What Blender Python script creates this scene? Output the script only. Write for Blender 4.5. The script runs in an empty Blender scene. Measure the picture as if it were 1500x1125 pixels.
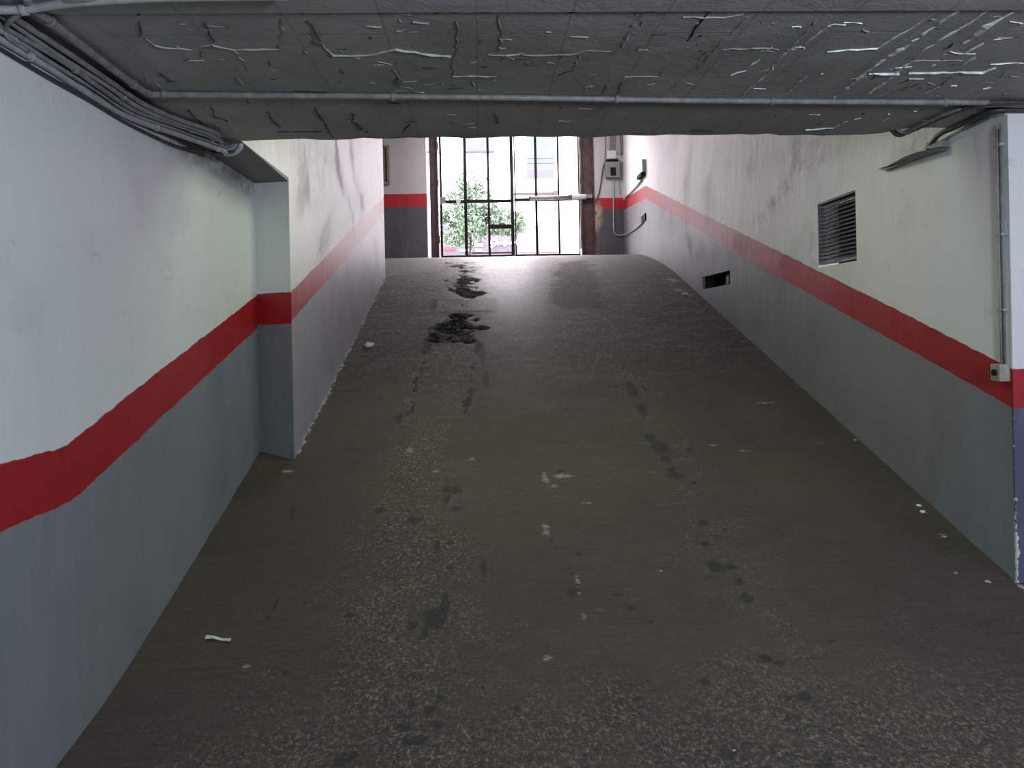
import bpy, bmesh, math, random
import numpy as np
from mathutils import Vector, Matrix, noise
random.seed(7); np.random.seed(7)
C = bpy.context.scene.collection
EYE = 1.5
# ---------------------------------------------------------------- camera frame (image taken as 1500x1125)
F_, RHO, PSI, PX, PY = 1100.0, math.radians(1.2), math.atan(44/1100), 750.0, 484.0
def ray(px, py):
    a = px-PX; b = PY-py; c, s = math.cos(RHO), math.sin(RHO)
    u, v = (a*c+b*s)/F_, (-a*s+b*c)/F_
    return Vector((u*math.cos(PSI)+math.sin(PSI), -u*math.sin(PSI)+math.cos(PSI), v))
def onX(px, py, x): r = ray(px, py); t = x/r.x; return Vector((x, r.y*t, r.z*t+EYE))
def onY(px, py, y): r = ray(px, py); t = y/r.y; return Vector((r.x*t, y, r.z*t+EYE))
def onZ(px, py, z): r = ray(px, py); t = (z-EYE)/r.z; return Vector((r.x*t, r.y*t, z))
PROF = [(-9,-1.5),(2.35,-1.5),(2.7,-1.49),(3.15,-1.393),(3.62,-1.255),(9.5,.613),(10.2,.825),(10.95,1.0),(11.88,1.17),(12.7,1.255),(13.3,1.285),(14.2,1.30),(60,1.30)]
PYs = np.array([p[0] for p in PROF]); PZs = np.array([p[1] for p in PROF])
def prof(y):
    k = np.array([-.18,-.09,0,.09,.18])
    return float(np.mean(np.interp(y+k, PYs, PZs)))+EYE
def onF(px, py, lift=0.0):
    r = ray(px, py); lo, hi = .5, 16.0
    t = lo
    while t < hi:
        if r.z*t+EYE < prof(r.y*t): break
        t += .02
    # the ray starts above the floor: refine where it first drops below it
    a, b = t-.02, t
    for _ in range(25):
        m = (a+b)/2
        if r.z*m+EYE < prof(r.y*m): b = m
        else: a = m
    return Vector((r.x*a, r.y*a, prof(r.y*a)+lift))

# ---------------------------------------------------------------- object helpers
def obj(name, bm, mats, parent=None, smooth=False, loc=None):
    me = bpy.data.meshes.new(name); bm.to_mesh(me); bm.free()
    if not isinstance(mats, (list, tuple)): mats = [mats]
    for m in mats: me.materials.append(m)
    if smooth:
        for p in me.polygons: p.use_smooth = True
    o = bpy.data.objects.new(name, me); C.objects.link(o)
    if parent is not None:
        o.parent = parent; o.matrix_parent_inverse = Matrix.Translation(-Vector(parent.location))
    return o
def tag(o, label, cat, group=None, kind=None):
    if label: o['label'] = label
    if cat: o['category'] = cat
    if group: o['group'] = group
    if kind: o['kind'] = kind
    return o
def thing(name, label, cat, loc, group=None):
    o = bpy.data.objects.new(name, None); C.objects.link(o); o.location = loc
    o.empty_display_size = .1
    return tag(o, label, cat, group)
def box(bm, x0, x1, y0, y1, z0, z1, mat=0, bev=0.0):
    r = bmesh.ops.create_cube(bm, size=1)
    vs = r['verts']
    for v in vs:
        v.co = Vector(((x0+x1)/2+v.co.x*(x1-x0), (y0+y1)/2+v.co.y*(y1-y0), (z0+z1)/2+v.co.z*(z1-z0)))
    fs = set(f for v in vs for f in v.link_faces)
    for f in fs: f.material_index = mat
    if bev:
        es = list(set(e for v in vs for e in v.link_edges))
        g = bmesh.ops.bevel(bm, geom=es, offset=bev, segments=2, affect='EDGES', profile=.6)
        for f in g['faces']: f.material_index = mat
    return bm
def spline(pts, sub=8):
    pts = [Vector(p) for p in pts]
    if len(pts) < 3: return pts
    P = [pts[0]*2-pts[1]]+pts+[pts[-1]*2-pts[-2]]; out = []
    for i in range(1, len(P)-2):
        for k in range(sub):
            t = k/sub; a, b, c, d = P[i-1], P[i], P[i+1], P[i+2]
            out.append(.5*((2*b)+(c-a)*t+(2*a-5*b+4*c-d)*t*t+(3*b-a-3*c+d)*t**3))
    out.append(pts[-1]); return out
def tube(bm, pts, r, n=10, mat=0, cap=True, flat=1.0, rv=None):
    pts = [Vector(p) for p in pts]; rings = []; up = None
    for i, p in enumerate(pts):
        d = (pts[min(i+1, len(pts)-1)]-pts[max(i-1, 0)]).normalized()
        if up is None:
            up = Vector((0,0,1)) if abs(d.z) < .9 else Vector((1,0,0))
        up = (up-d*up.dot(d)).normalized(); sd = d.cross(up)
        rr = r if rv is None else r*rv[i]
        rings.append([bm.verts.new(p+(sd*math.cos(2*math.pi*k/n)+up*math.sin(2*math.pi*k/n)*flat)*rr) for k in range(n)])
    for a, b in zip(rings, rings[1:]):
        for k in range(n):
            f = bm.faces.new((a[k], a[(k+1)%n], b[(k+1)%n], b[k])); f.material_index = mat; f.smooth = True
    if cap:
        for q in (rings[0][::-1], rings[-1]):
            f = bm.faces.new(q); f.material_index = mat
    return bm
def NB(): return bmesh.new()

# ---------------------------------------------------------------- materials
class M:
    def __init__(s, name, rough=.6, base=None, spec=.5, metal=0):
        s.m = bpy.data.materials.new(name); s.m.use_nodes = True; s.t = s.m.node_tree; s.N = s.t.nodes; s.L = s.t.links
        s.b = s.N['Principled BSDF']; s.b.inputs['Roughness'].default_value = rough
        s.b.inputs['Specular IOR Level'].default_value = spec; s.b.inputs['Metallic'].default_value = metal
        if base: s.b.inputs['Base Color'].default_value = (*base, 1)
    def n(s, t, **k):
        x = s.N.new(t)
        for a, b in k.items(): setattr(x, a, b)
        return x
    def link(s, a, b): s.L.new(a, b)
    def val(s, sock, v):
        if isinstance(v, (int, float)): sock.default_value = v
        elif isinstance(v, tuple): sock.default_value = (*v, 1) if len(v) == 3 else v
        else: s.link(v, sock)
    def math(s, op, a, b=0.0, c=None, clamp=False):
        x = s.n('ShaderNodeMath', operation=op); x.use_clamp = clamp
        s.val(x.inputs[0], a); s.val(x.inputs[1], b)
        if c is not None: s.val(x.inputs[2], c)
        return x.outputs[0]
    def co(s): return s.n('ShaderNodeTexCoord').outputs['Object']
    def mapp(s, vec, sc=(1,1,1), rot=(0,0,0)):
        x = s.n('ShaderNodeMapping'); s.link(vec, x.inputs['Vector'])
        x.inputs['Scale'].default_value = sc; x.inputs['Rotation'].default_value = rot; return x.outputs[0]
    def noise(s, vec, scale, detail=4, rough=.55, dist=0.0):
        x = s.n('ShaderNodeTexNoise'); s.link(vec, x.inputs['Vector']); x.inputs['Scale'].default_value = scale
        x.inputs['Detail'].default_value = detail; x.inputs['Roughness'].default_value = rough; x.inputs['Distortion'].default_value = dist
        return x.outputs['Fac']
    def voro(s, vec, scale, feature='F1'):
        x = s.n('ShaderNodeTexVoronoi', feature=feature); s.link(vec, x.inputs['Vector']); x.inputs['Scale'].default_value = scale
        return x
    def step(s, v, a, b):
        x = s.n('ShaderNodeMapRange'); x.interpolation_type = 'SMOOTHSTEP'; s.val(x.inputs['Value'], v)
        x.inputs['From Min'].default_value = a; x.inputs['From Max'].default_value = b; return x.outputs['Result']
    def mix(s, f, a, b, blend='MIX'):
        x = s.n('ShaderNodeMix', data_type='RGBA', blend_type=blend); s.val(x.inputs['Factor'], f)
        s.val(x.inputs['A'], a) if False else None
        ia = [i for i in x.inputs if i.type == 'RGBA']
        s.val(ia[0], a); s.val(ia[1], b)
        return [o for o in x.outputs if o.type == 'RGBA'][0]
    def attr(s, name):
        x = s.n('ShaderNodeAttribute'); x.attribute_name = name
        q = s.n('ShaderNodeSeparateColor'); s.link(x.outputs['Color'], q.inputs[0]); return q.outputs
    def bump(s, h, strength=.3, dist=.01, prev=None):
        x = s.n('ShaderNodeBump'); s.link(h, x.inputs['Height']); x.inputs['Strength'].default_value = strength; x.inputs['Distance'].default_value = dist
        if prev is not None: s.link(prev, x.inputs['Normal'])
        return x.outputs[0]
    def done(s, col=None, rough=None, nrm=None):
        if col is not None: s.val(s.b.inputs['Base Color'], col)
        if rough is not None: s.val(s.b.inputs['Roughness'], rough)
        if nrm is not None: s.link(nrm, s.b.inputs['Normal'])
        return s.m

def wall_paint(name, white=(.66,.67,.66), grey=(.19,.20,.215), red=(.33,.010,.015), streak=.0, rough=.5, edge=.02):
    k = M(name, rough); o = k.co(); u = k.n('ShaderNodeUVMap'); u.uv_map = 'stripe'
    q = k.n('ShaderNodeSeparateXYZ'); k.link(u.outputs[0], q.inputs[0]); v = q.outputs['Y']
    w = k.noise(o, 9, 3); v = k.math('ADD', v, k.math('MULTIPLY', k.math('SUBTRACT', w, .5), edge*6))
    dirt = k.step(k.noise(o, 1.6, 7, .65, .6), .50, .74)
    smud = k.step(k.noise(k.mapp(o, (1,1,1.8)), 4.5, 8, .7, 1.2), .60, .74)
    wcol = k.mix(k.math('MULTIPLY', dirt, .30), white, tuple(c*.62 for c in white))
    wcol = k.mix(k.math('MULTIPLY', smud, .38), wcol, (.26,.25,.235))
    gcol = k.mix(k.math('MULTIPLY', k.step(k.noise(k.mapp(o, (1,1,.6)), 2.2, 7, .65, .5), .4, .72), .5), grey, tuple(c*.66 for c in grey))
    vst = k.step(k.noise(k.mapp(o, (9,9,.7)), 2.4, 6, .7, .3), .52, .74)
    gcol = k.mix(k.math('MULTIPLY', vst, .16+streak), gcol, (.40,.39,.40))
    wcol = k.mix(k.math('MULTIPLY', vst, .10+streak*.5), wcol, (.36,.34,.33))
    rcol = k.mix(k.math('MULTIPLY', k.step(k.noise(o, 5, 6, .7), .45, .75), .4), red, tuple(c*.62 for c in red))
    rcol = k.mix(k.math('MULTIPLY', vst, streak*.9), rcol, (.5,.3,.3))
    m1 = k.step(v, -.012, .012); m2 = k.step(v, .988, 1.012)
    col = k.mix(m2, k.mix(m1, gcol, rcol), wcol)
    # white paint flecks on the grey dado
    fl = k.voro(k.mapp(o, (1,1,.55)), 7); rnd = k.n('ShaderNodeSeparateColor'); k.link(fl.outputs['Color'], rnd.inputs[0])
    flk = k.math('MULTIPLY', k.math('LESS_THAN', fl.outputs['Distance'], .045), k.math('GREATER_THAN', rnd.outputs[0], .86))
    col = k.mix(k.math('MULTIPLY', flk, k.math('SUBTRACT', 1, m1)), col, (.5,.5,.48))
    # chipped places: attribute x noise
    a = k.attr('marks'); ch = k.step(k.math('ADD', a[0], k.math('MULTIPLY', k.math('SUBTRACT', k.noise(o, 26, 4, .6), .5), 1.1)), .62, .70)
    col = k.mix(ch, col, (.60,.60,.57))
    sm = k.math('MULTIPLY', a[1], k.step(k.noise(o, 7, 7, .7, 1.0), .36, .62))
    col = k.mix(sm, col, (.13,.12,.10))
    sc = k.math('MULTIPLY', a[2], k.step(k.noise(o, 14, 5, .6, .8), .3, .6))
    col = k.mix(sc, col, (.36,.30,.22))
    h = k.noise(k.mapp(o, (1,1,.5)), 5, 6, .6); n1 = k.bump(h, .35, .03)
    n2 = k.bump(k.noise(o, 60, 3, .6), .12, .004, n1)
    return k.done(col, k.math('ADD', rough, k.math('MULTIPLY', dirt, .2)), n2)
mat_wall = wall_paint('painted_plaster')
mat_wall_streaked = wall_paint('painted_plaster_streaked', white=(.58,.56,.56), grey=(.30,.28,.32), red=(.34,.03,.04), streak=.30, rough=.42)  # dado grey lifted to lilac: daylight glare put into the colour
mat_wall_blue = wall_paint('painted_plaster_blue_dado', grey=(.085,.095,.15))
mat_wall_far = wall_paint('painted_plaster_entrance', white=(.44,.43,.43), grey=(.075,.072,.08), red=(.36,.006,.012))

def floor_mat():
    k = M('ramp_asphalt', .75, spec=.5); o = k.co(); fa = k.attr('fa'); fb = k.attr('fb')
    dark, agg, light = fa[0], fa[1], fa[2]; spill, gloss, black = fb[0], fb[1], fb[2]
    col = k.mix(k.step(k.noise(o, 1.1, 8, .65, .4), .35, .7), (.053,.041,.029), (.074,.058,.041))
    col = k.mix(k.math('MULTIPLY', gloss, .55), col, (.24,.215,.215))  # paler colour stands in for daylight sheen towards the crest
    col = k.mix(k.math('MULTIPLY', k.step(k.noise(k.mapp(o, (1.2,14,14)), 2.5, 8, .75, .2), .48, .66), .55), col, (.028,.025,.023))
    col = k.mix(k.math('MULTIPLY', k.step(k.noise(k.mapp(o, (2.5,30,30)), 3.2, 7, .75), .56, .68), .40), col, (.17,.155,.145))
    sy = k.n('ShaderNodeSeparateXYZ'); k.link(o, sy.inputs[0]); far = k.step(sy.outputs['Y'], 5.0, 8.5)
    bn1 = k.noise(k.mapp(o, (2.2,7,7)), 1.3, 7, .8, .25)
    col = k.mix(k.math('MULTIPLY', far, k.math('MULTIPLY', k.step(bn1, .50, .60), .6)), col, (.022,.019,.019))
    col = k.mix(k.math('MULTIPLY', far, k.math('MULTIPLY', k.step(bn1, .46, .38), .45)), col, (.22,.20,.20))
    # exposed aggregate speckle
    s1 = k.noise(k.mapp(o, (1,.8,.8)), 60, 6, .85); s2 = k.noise(o, 5, 5, .7, .5)
    aggm = k.step(k.math('ADD', agg, k.math('MULTIPLY', k.math('SUBTRACT', s2, .5), 1.3)), .15, .8)
    col = k.mix(k.math('MULTIPLY', aggm, k.step(s1, .52, .60)), col, (.27,.235,.175))
    col = k.mix(k.math('MULTIPLY', aggm, k.step(s1, .46, .40)), col, (.014,.013,.013))
    s3 = k.noise(k.mapp(o, (1,.38,.38)), 34, 4, .75); rgh = k.math('MULTIPLY', far, k.math('ADD', .35, k.math('MULTIPLY', aggm, .6)))
    col = k.mix(k.math('MULTIPLY', rgh, k.step(s3, .52, .60)), col, (.30,.27,.26))
    col = k.mix(k.math('MULTIPLY', rgh, k.step(s3, .48, .40)), col, (.016,.014,.014))
    fine = k.noise(o, 95, 5, .85)
    col = k.mix(k.math('MULTIPLY', k.step(fine, .54, .62), .38), col, (.19,.165,.13))
    col = k.mix(k.math('MULTIPLY', k.step(fine, .45, .38), .45), col, (.018,.016,.015))
    # worn lighter places and painted crest glare, broken up
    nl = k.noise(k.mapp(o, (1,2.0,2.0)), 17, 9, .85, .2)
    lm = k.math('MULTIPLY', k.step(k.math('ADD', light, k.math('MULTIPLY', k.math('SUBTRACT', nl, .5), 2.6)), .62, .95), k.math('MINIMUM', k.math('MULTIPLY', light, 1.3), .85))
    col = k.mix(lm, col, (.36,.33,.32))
    # pin spots
    vs = k.voro(o, 11); r1 = k.n('ShaderNodeSeparateColor'); k.link(vs.outputs['Color'], r1.inputs[0])
    pin = k.math('MULTIPLY', k.math('LESS_THAN', k.math('ADD', vs.outputs['Distance'], k.math('MULTIPLY', k.noise(o, 60, 2), .09)), k.math('ADD', .06, k.math('MULTIPLY', r1.outputs[1], .05))), k.math('GREATER_THAN', r1.outputs[0], .55))
    col = k.mix(k.math('MULTIPLY', pin, .8), col, (.012,.011,.011))
    vw = k.voro(o, 17); r2 = k.n('ShaderNodeSeparateColor'); k.link(vw.outputs['Color'], r2.inputs[0])
    pw = k.math('MULTIPLY', k.math('LESS_THAN', k.math('ADD', vw.outputs['Distance'], k.math('MULTIPLY', k.noise(o, 90, 2), .1)), .10), k.math('GREATER_THAN', r2.outputs[1], .82))
    col = k.mix(k.math('MULTIPLY', pw, .65), col, (.34,.31,.25))
    # stains
    dn = k.math('ADD', dark, k.math('MULTIPLY', k.math('SUBTRACT', k.noise(o, 34, 7, .8), .5), 1.7))
    col = k.mix(k.math('MULTIPLY', k.step(dn, .36, .66), .76), col, (.017,.016,.017))
    bn = k.step(k.math('ADD', black, k.math('MULTIPLY', k.math('SUBTRACT', k.noise(k.mapp(o, (1,1.6,1.6)), 24, 8, .85), .5), 2.2)), .42, .58)
    col = k.mix(k.math('MULTIPLY', bn, k.math('MINIMUM', k.math('MULTIPLY', black, 2.5), 1)), col, (.009,.008,.009))
    col = k.mix(k.math('MULTIPLY', k.math('MULTIPLY', black, agg), k.step(k.noise(k.mapp(o, (1,.5,.5)), 30, 4, .8), .55, .62)), col, (.26,.24,.23))
    sp = k.step(k.math('ADD', spill, k.math('MULTIPLY', k.math('SUBTRACT', k.noise(o, 22, 5, .7), .5), 1.2)), .45, .6)
    col = k.mix(sp, col, (.42,.40,.42))
    rg = k.math('ADD', k.math('SUBTRACT', .80, k.math('MULTIPLY', gloss, .36)), k.math('MULTIPLY', k.math('SUBTRACT', fine, .5), .5))
    h = k.math('ADD', fine, k.math('MULTIPLY', k.noise(k.mapp(o, (2,22,22)), 3, 5, .7), .9))
    h = k.math('ADD', h, k.math('MULTIPLY', k.math('MULTIPLY', s1, k.math('ADD', aggm, black)), 2.2))
    n1 = k.bump(h, .6, .009); n2 = k.bump(k.noise(o, 18, 5, .7), .35, .02, n1)
    return k.done(col, rg, n2)
mat_floor = floor_mat()

def concrete(name, c=(.105,.102,.092), rough=.5):
    k = M(name, rough, spec=.5); o = k.co()
    col = k.mix(k.step(k.noise(o, 1.3, 8, .65, .5), .32, .7), tuple(x*.78 for x in c), tuple(x*1.12 for x in c))
    col = k.mix(k.math('MULTIPLY', k.step(k.noise(k.mapp(o, (1,.25,1)), 6, 7, .7, .4), .58, .75), .45), col, tuple(x*.42 for x in c))
    col = k.mix(k.math('MULTIPLY', k.step(k.noise(o, 40, 5, .75), .6, .72), .4), col, tuple(x*1.9 for x in c))
    # shutter board joints
    br = k.n('ShaderNodeTexBrick'); k.link(k.mapp(o, (1,1,1), (0,0,math.radians(90))), br.inputs['Vector'])
    br.inputs['Scale'].default_value = 1; br.inputs['Brick Width'].default_value = 1.1; br.inputs['Row Height'].default_value = .31
    br.inputs['Mortar Size'].default_value = .006; br.inputs['Mortar Smooth'].default_value = .3; br.offset = .37
    col = k.mix(k.math('MULTIPLY', br.outputs['Fac'], .35), col, tuple(x*.55 for x in c))
    h = k.math('ADD', k.math('MULTIPLY', k.noise(o, 7, 8, .7, .6), 1.0), k.math('MULTIPLY', k.noise(o, 70, 4, .7), .35))
    h = k.math('SUBTRACT', h, k.math('MULTIPLY', br.outputs['Fac'], .35))
    return k.done(col, k.math('ADD', rough-.08, k.math('MULTIPLY', k.noise(o, 3, 4), .25)), k.bump(h, .5, .02))
mat_conc = concrete('painted_shuttered_concrete', (.29,.285,.265), .6)
mat_conc2 = concrete('concrete_rim', (.13,.13,.12))
def plain(name, c, rough=.55, var=.25, sc=14, metal=0, spec=.5, bump=.1):
    k = M(name, rough, spec=spec, metal=metal); o = k.co()
    col = k.mix(k.step(k.noise(o, sc, 6, .65, .3), .35, .7), tuple(x*(1-var) for x in c), tuple(min(1, x*(1+var*.5)) for x in c))
    return k.done(col, None, k.bump(k.noise(o, sc*4, 4, .6), bump, .003))
mat_flake = plain('flaking_paint_edge', (.80,.82,.85), .45, .35, 30)
mat_flake_g = plain('grey_paint_ridge', (.36,.36,.34), .5, .3, 30)
mat_flake_d = plain('dark_crack', (.022,.02,.018), .8)
mat_cable = plain('grey_plastic_conduit', (.25,.255,.27), .42, .25, 20)
mat_cable_d = plain('dusty_dark_cable', (.045,.045,.05), .5, .3, 20)
mat_cable_l = plain('pale_plastic_conduit', (.36,.36,.37), .4, .2, 20)
mat_cable_c = plain('painted_over_conduit', (.22,.22,.22), .5, .3, 20)
mat_rust = plain('brown_painted_steel', (.075,.034,.032), .5, .45, 9, bump=.2)
mat_black = plain('dark_painted_steel', (.007,.006,.007), .6, .3, spec=.2)
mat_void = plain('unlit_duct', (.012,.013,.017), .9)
mat_slat = plain('grey_metal_slats', (.115,.11,.125), .5, .3, 18, spec=.5)
mat_white = plain('white_plastic', (.62,.60,.60), .4, .12)
mat_boxgrey = plain('grey_plastic_box', (.20,.205,.215), .45, .2)
mat_beige = plain('beige_trunking', (.24,.20,.16), .55, .3)
mat_steel = plain('dull_galvanised_steel', (.30,.27,.27), .45, .25, metal=.3)
mat_paper = plain('white_litter_paper', (.70,.70,.66), .7, .15)
mat_chip = plain('plaster_crumb', (.42,.39,.34), .85, .3)
mat_house = plain('white_rendered_facade', (.80,.79,.78), .8, .04, 1)
mat_houseglass = plain('pale_blue_shutter', (.046,.060,.063), .5, .1, 3)
mat_housegl2 = plain('blue_grey_glass', (.040,.045,.062), .4, .1, 3)
mat_sill = plain('grey_stone_sill', (.022,.021,.028), .6)
mat_fascia = plain('mauve_grey_shopfront', (.06,.052,.07), .5, .2, 4)
mat_fascia2 = plain('pale_pink_render', (.17,.15,.165), .6, .06, 4)
mat_letter = plain('white_sign_lettering', (.85,.85,.85), .5, .02)
mat_redsign = plain('red_sign_panel', (.16,.015,.03), .5, .1)
mat_street = plain('street_paving', (.45,.42,.42), .8, .2, 3)
def leaf_mat():
    k = M('citrus_tree_leaves', .4); o = k.co()
    col = k.mix(k.step(k.noise(o, 9, 4, .6), .35, .65), (.036,.085,.052), (.20,.28,.19))
    col = k.mix(k.math('MULTIPLY', k.step(k.noise(o, 2.5, 4, .6), .58, .7), .5), col, (.14,.10,.03))
    return k.done(col)
mat_leaf = leaf_mat()
mat_bark = plain('grey_bark', (.03,.026,.022), .9, .4)

# ---------------------------------------------------------------- marks on walls
def fill_marks(o, fn):
    me = o.data; a = me.color_attributes.new('marks', 'FLOAT_COLOR', 'POINT')
    for i, v in enumerate(me.vertices): a.data[i].color = (*fn(v.co), 1)
def wall(name, p0, p1, z0, z1, sb, st, mat, out, thick=.16, holes=(), keep=None, marks=None, cell=.08, parent=None):
    """upright wall on the line p0-p1 (plan), z relative to the eye; sb/st = stripe bottom and top along it"""
    p0, p1 = Vector((*p0, 0)), Vector((*p1, 0)); Ln = (p1-p0).length; d = (p1-p0)/Ln; out = Vector((*out, 0)).normalized()
    def lines(a, b, extra):
        n = max(1, round((b-a)/cell)); ls = [a+(b-a)*i/n for i in range(n+1)]
        for e in extra:
            if a < e < b:
                ls = [l for l in ls if abs(l-e) > cell*.3 or l in (a, b)]; ls.append(e)
        return sorted(set(ls))
    S = lines(0, Ln, [h for H in holes for h in H[:2]]); Z = lines(z0, z1, [h for H in holes for h in H[2:]])
    bm = NB(); uv = bm.loops.layers.uv.new('stripe'); vs = {}
    def V(i, j):
        if (i, j) not in vs: vs[i, j] = bm.verts.new(p0+d*S[i]+Vector((0,0,Z[j]+EYE)))
        return vs[i, j]
    want = Vector(out)*-1
    for i in range(len(S)-1):
        for j in range(len(Z)-1):
            sm, zm = (S[i]+S[i+1])/2, (Z[j]+Z[j+1])/2
            if any(h[0] < sm < h[1] and h[2] < zm < h[3] for h in holes): continue
            P = p0+d*sm
            if keep and not keep(P.x, P.y, zm): continue
            q = [(i,j),(i+1,j),(i+1,j+1),(i,j+1)]
            f = bm.faces.new([V(*a) for a in q])
            if i == 0 and j == 0: pass
            for l, (a, b) in zip(f.loops, q):
                s = S[a]; l[uv].uv = (s, (Z[b]-sb(s))/(st(s)-sb(s)))
    bm.normal_update()
    for f in bm.faces:
        if f.normal.dot(want) < 0: f.normal_flip()
    o = obj(name, bm, mat, parent)
    if parent is None: o['kind'] = 'structure'
    fill_marks(o, marks or (lambda c: (0,0,0)))
    md = o.modifiers.new('thickness', 'SOLIDIFY'); md.thickness = thick; md.offset = -1; md.use_rim = True
    return o
def lerpf(T):
    xs = [t[0] for t in T]; ys = [t[1] for t in T]
    return lambda s: float(np.interp(s, xs, ys))
above = lambda x, y, z: z+EYE > prof(y)-.25
XL, XS, XR = -1.51, -1.25, 2.57
YE = 4.0                                                            # far edge of the low slab
# left wall beside the camera: y -7 .. 5.23  (s = y+7)
lt = [(-7,-.385),(2.78,-.385),(3.33,-.222),(5.23,.300),(6,.5)]; lb = [(-7,-.59),(2.80,-.592),(3.33,-.445),(5.23,.083),(6,.3)]
wl = wall('wall_left', (XL,-7), (XL,5.12), -1.7, 1.06, lambda s: lerpf(lb)(s-7), lambda s: lerpf(lt)(s-7), mat_wall, (-1,0), keep=above,
          marks=lambda c: (0, .75 if (c.z > 2.42 and c.y > 3) else 0, 0))
# pillar face at the end of it
a, b = Vector((XL,5.12)), Vector((XS,4.99))
wall('wall_pier', a, b, -.95, 1.05, lambda s: .075, lambda s: .281, mat_wall, (0,1), thick=.002, cell=.03,
     marks=lambda c: (0, 0, .35 if c.z < 1.55+.0 and c.z > 1.77 else 0))
# recessed wall: from slab edge on
rt = [(3.9,-.06),(5.0,.284),(6.83,.845),(9.80,1.752),(10.2,1.87)]; rb = [(3.9,-.25),(5.0,.093),(6.8,.628),(9.80,1.535),(10.2,1.65)]
def rec_marks(c):
    g = 0
    for (y, z, ry, rz, s) in ((5.3,2.75,.3,.5,.35),(5.9,2.9,.3,.6,.28),(6.8,3.1,.6,.4,.25)):
        g = max(g, s*max(0, 1-((c.y-y)/ry)**2-((c.z-z)/rz)**2))
    w = 0
    for (y, z, ry, rz) in ((5.35,2.75,.05,.38),(5.95,3.0,.045,.25)):
        w = max(w, .75*max(0, 1-((c.y-y)/ry)**2-((c.z-z)/rz)**2))
    if c.z < prof(c.y)+.05: w = max(w, .58)
    return (w, g, 0)
wall('wall_recess', (XS,3.98), (XS,9.9), -1.0, 4.2, lambda s: lerpf(rb)(s+3.98), lambda s: lerpf(rt)(s+3.98), mat_wall_streaked, (-1,0), thick=.012,
     keep=lambda x, y, z: above(x, y, z) and (y > 4.97 or z > 1.03) , marks=rec_marks, cell=.06)
# right wall with two openings: s = y-3.55
gt = [(3.55,-.237),(4.66,.112),(6.70,.732),(11.50,2.192),(13.3,2.285)]; gb = [(3.55,-.427),(4.66,-.096),(6.70,.505),(11.50,1.995),(13.3,2.105)]
def right_marks(c):
    g = 0
    for (y, z, ry, rz, s) in ((6.75,2.50,.14,.07,.9),(6.5,2.56,.16,.08,1.0),(6.2,2.66,.22,.10,.9),(5.9,2.76,.2,.09,.7),(5.5,2.87,.25,.08,.6),(6.0,2.9,.4,.14,.4),(7.3,2.42,.12,.14,.3),(5.72,2.1,.05,.2,.4),(4.3,2.52,.35,.12,.55),(5.5,2.75,.3,.1,.4)):
        g = max(g, s*max(0, 1-((c.y-y)/ry)**2-((c.z-z)/rz)**2))
    w = 0
    for (y, z, r) in ((4.35,.75,.03),(5.1,.95,.04),(4.9,1.15,.03)):
        w = max(w, .6*max(0, 1-((c.y-y)**2+(c.z-z)**2)/r**2))
    if c.z < prof(c.y)+.02 and c.y > 8: w = .5
    return (w, g, 0)
VY0, VY1, VZ0, VZ1 = 5.035, 5.62, .449, .913
SY0, SY1, SZ0, SZ1 = 7.66, 8.625, .428, .573
wall('wall_right', (XR,3.56), (XR,13.3), -1.5, 4.2, lambda s: lerpf(gb)(s+3.56), lambda s: lerpf(gt)(s+3.56), mat_wall, (1,0), thick=.18,
     holes=[(VY0-3.56,VY1-3.56,VZ0,VZ1),(SY0-3.56,SY1-3.56,SZ0,SZ1)], keep=above, marks=right_marks)
# return wall at the near right corner
def ret_marks(c):
    w = 0
    if c.x < XR+.035 and c.z < EYE-.43: w = .52+.25*max(0, 1-(c.z-.3)/.5)
    return (w, 0, 0)
wall('wall_return', (XR,3.545), (7.5,3.545), -1.6, 1.0, lambda s: -.427, lambda s: -.237, mat_wall_blue, (0,1), thick=.012, marks=ret_marks, cell=.05)
# garage behind the camera
wall('wall_garage_right', (7.5,-7), (7.5,3.55), -1.6, 1.06, lambda s: -.427, lambda s: -.237, mat_wall, (1,0), cell=.5)
wall('wall_rear', (XL,-7), (7.5,-7), -1.6, 1.06, lambda s: -.427, lambda s: -.237, mat_wall, (0,-1), cell=.5)
# entrance alcove left and the walls either side of the gate
GY = 13.3
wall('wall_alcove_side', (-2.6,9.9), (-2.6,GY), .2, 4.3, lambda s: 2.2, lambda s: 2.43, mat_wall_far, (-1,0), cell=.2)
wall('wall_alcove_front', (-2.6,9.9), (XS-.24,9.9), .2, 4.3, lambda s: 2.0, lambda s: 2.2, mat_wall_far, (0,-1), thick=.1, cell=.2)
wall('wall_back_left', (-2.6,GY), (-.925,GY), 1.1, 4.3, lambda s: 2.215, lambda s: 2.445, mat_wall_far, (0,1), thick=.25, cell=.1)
def br_marks(c):
    t = max(0, 1-((c.x-2.07)/.13)**2-((c.z-(EYE+2.02))/.33)**2)
    return (0, 0, min(1, t*1.6)) if t > 0 else (.0, 0, .5 if c.x < 2.06 and c.z < EYE+1.45 else 0)
wall('wall_back_right', (2.05,GY), (XR+.18,GY), 1.1, 4.3, lambda s: 2.13 , lambda s: 2.325 , mat_wall_far, (0,1), thick=.25, cell=.04, marks=br_marks)

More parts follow.
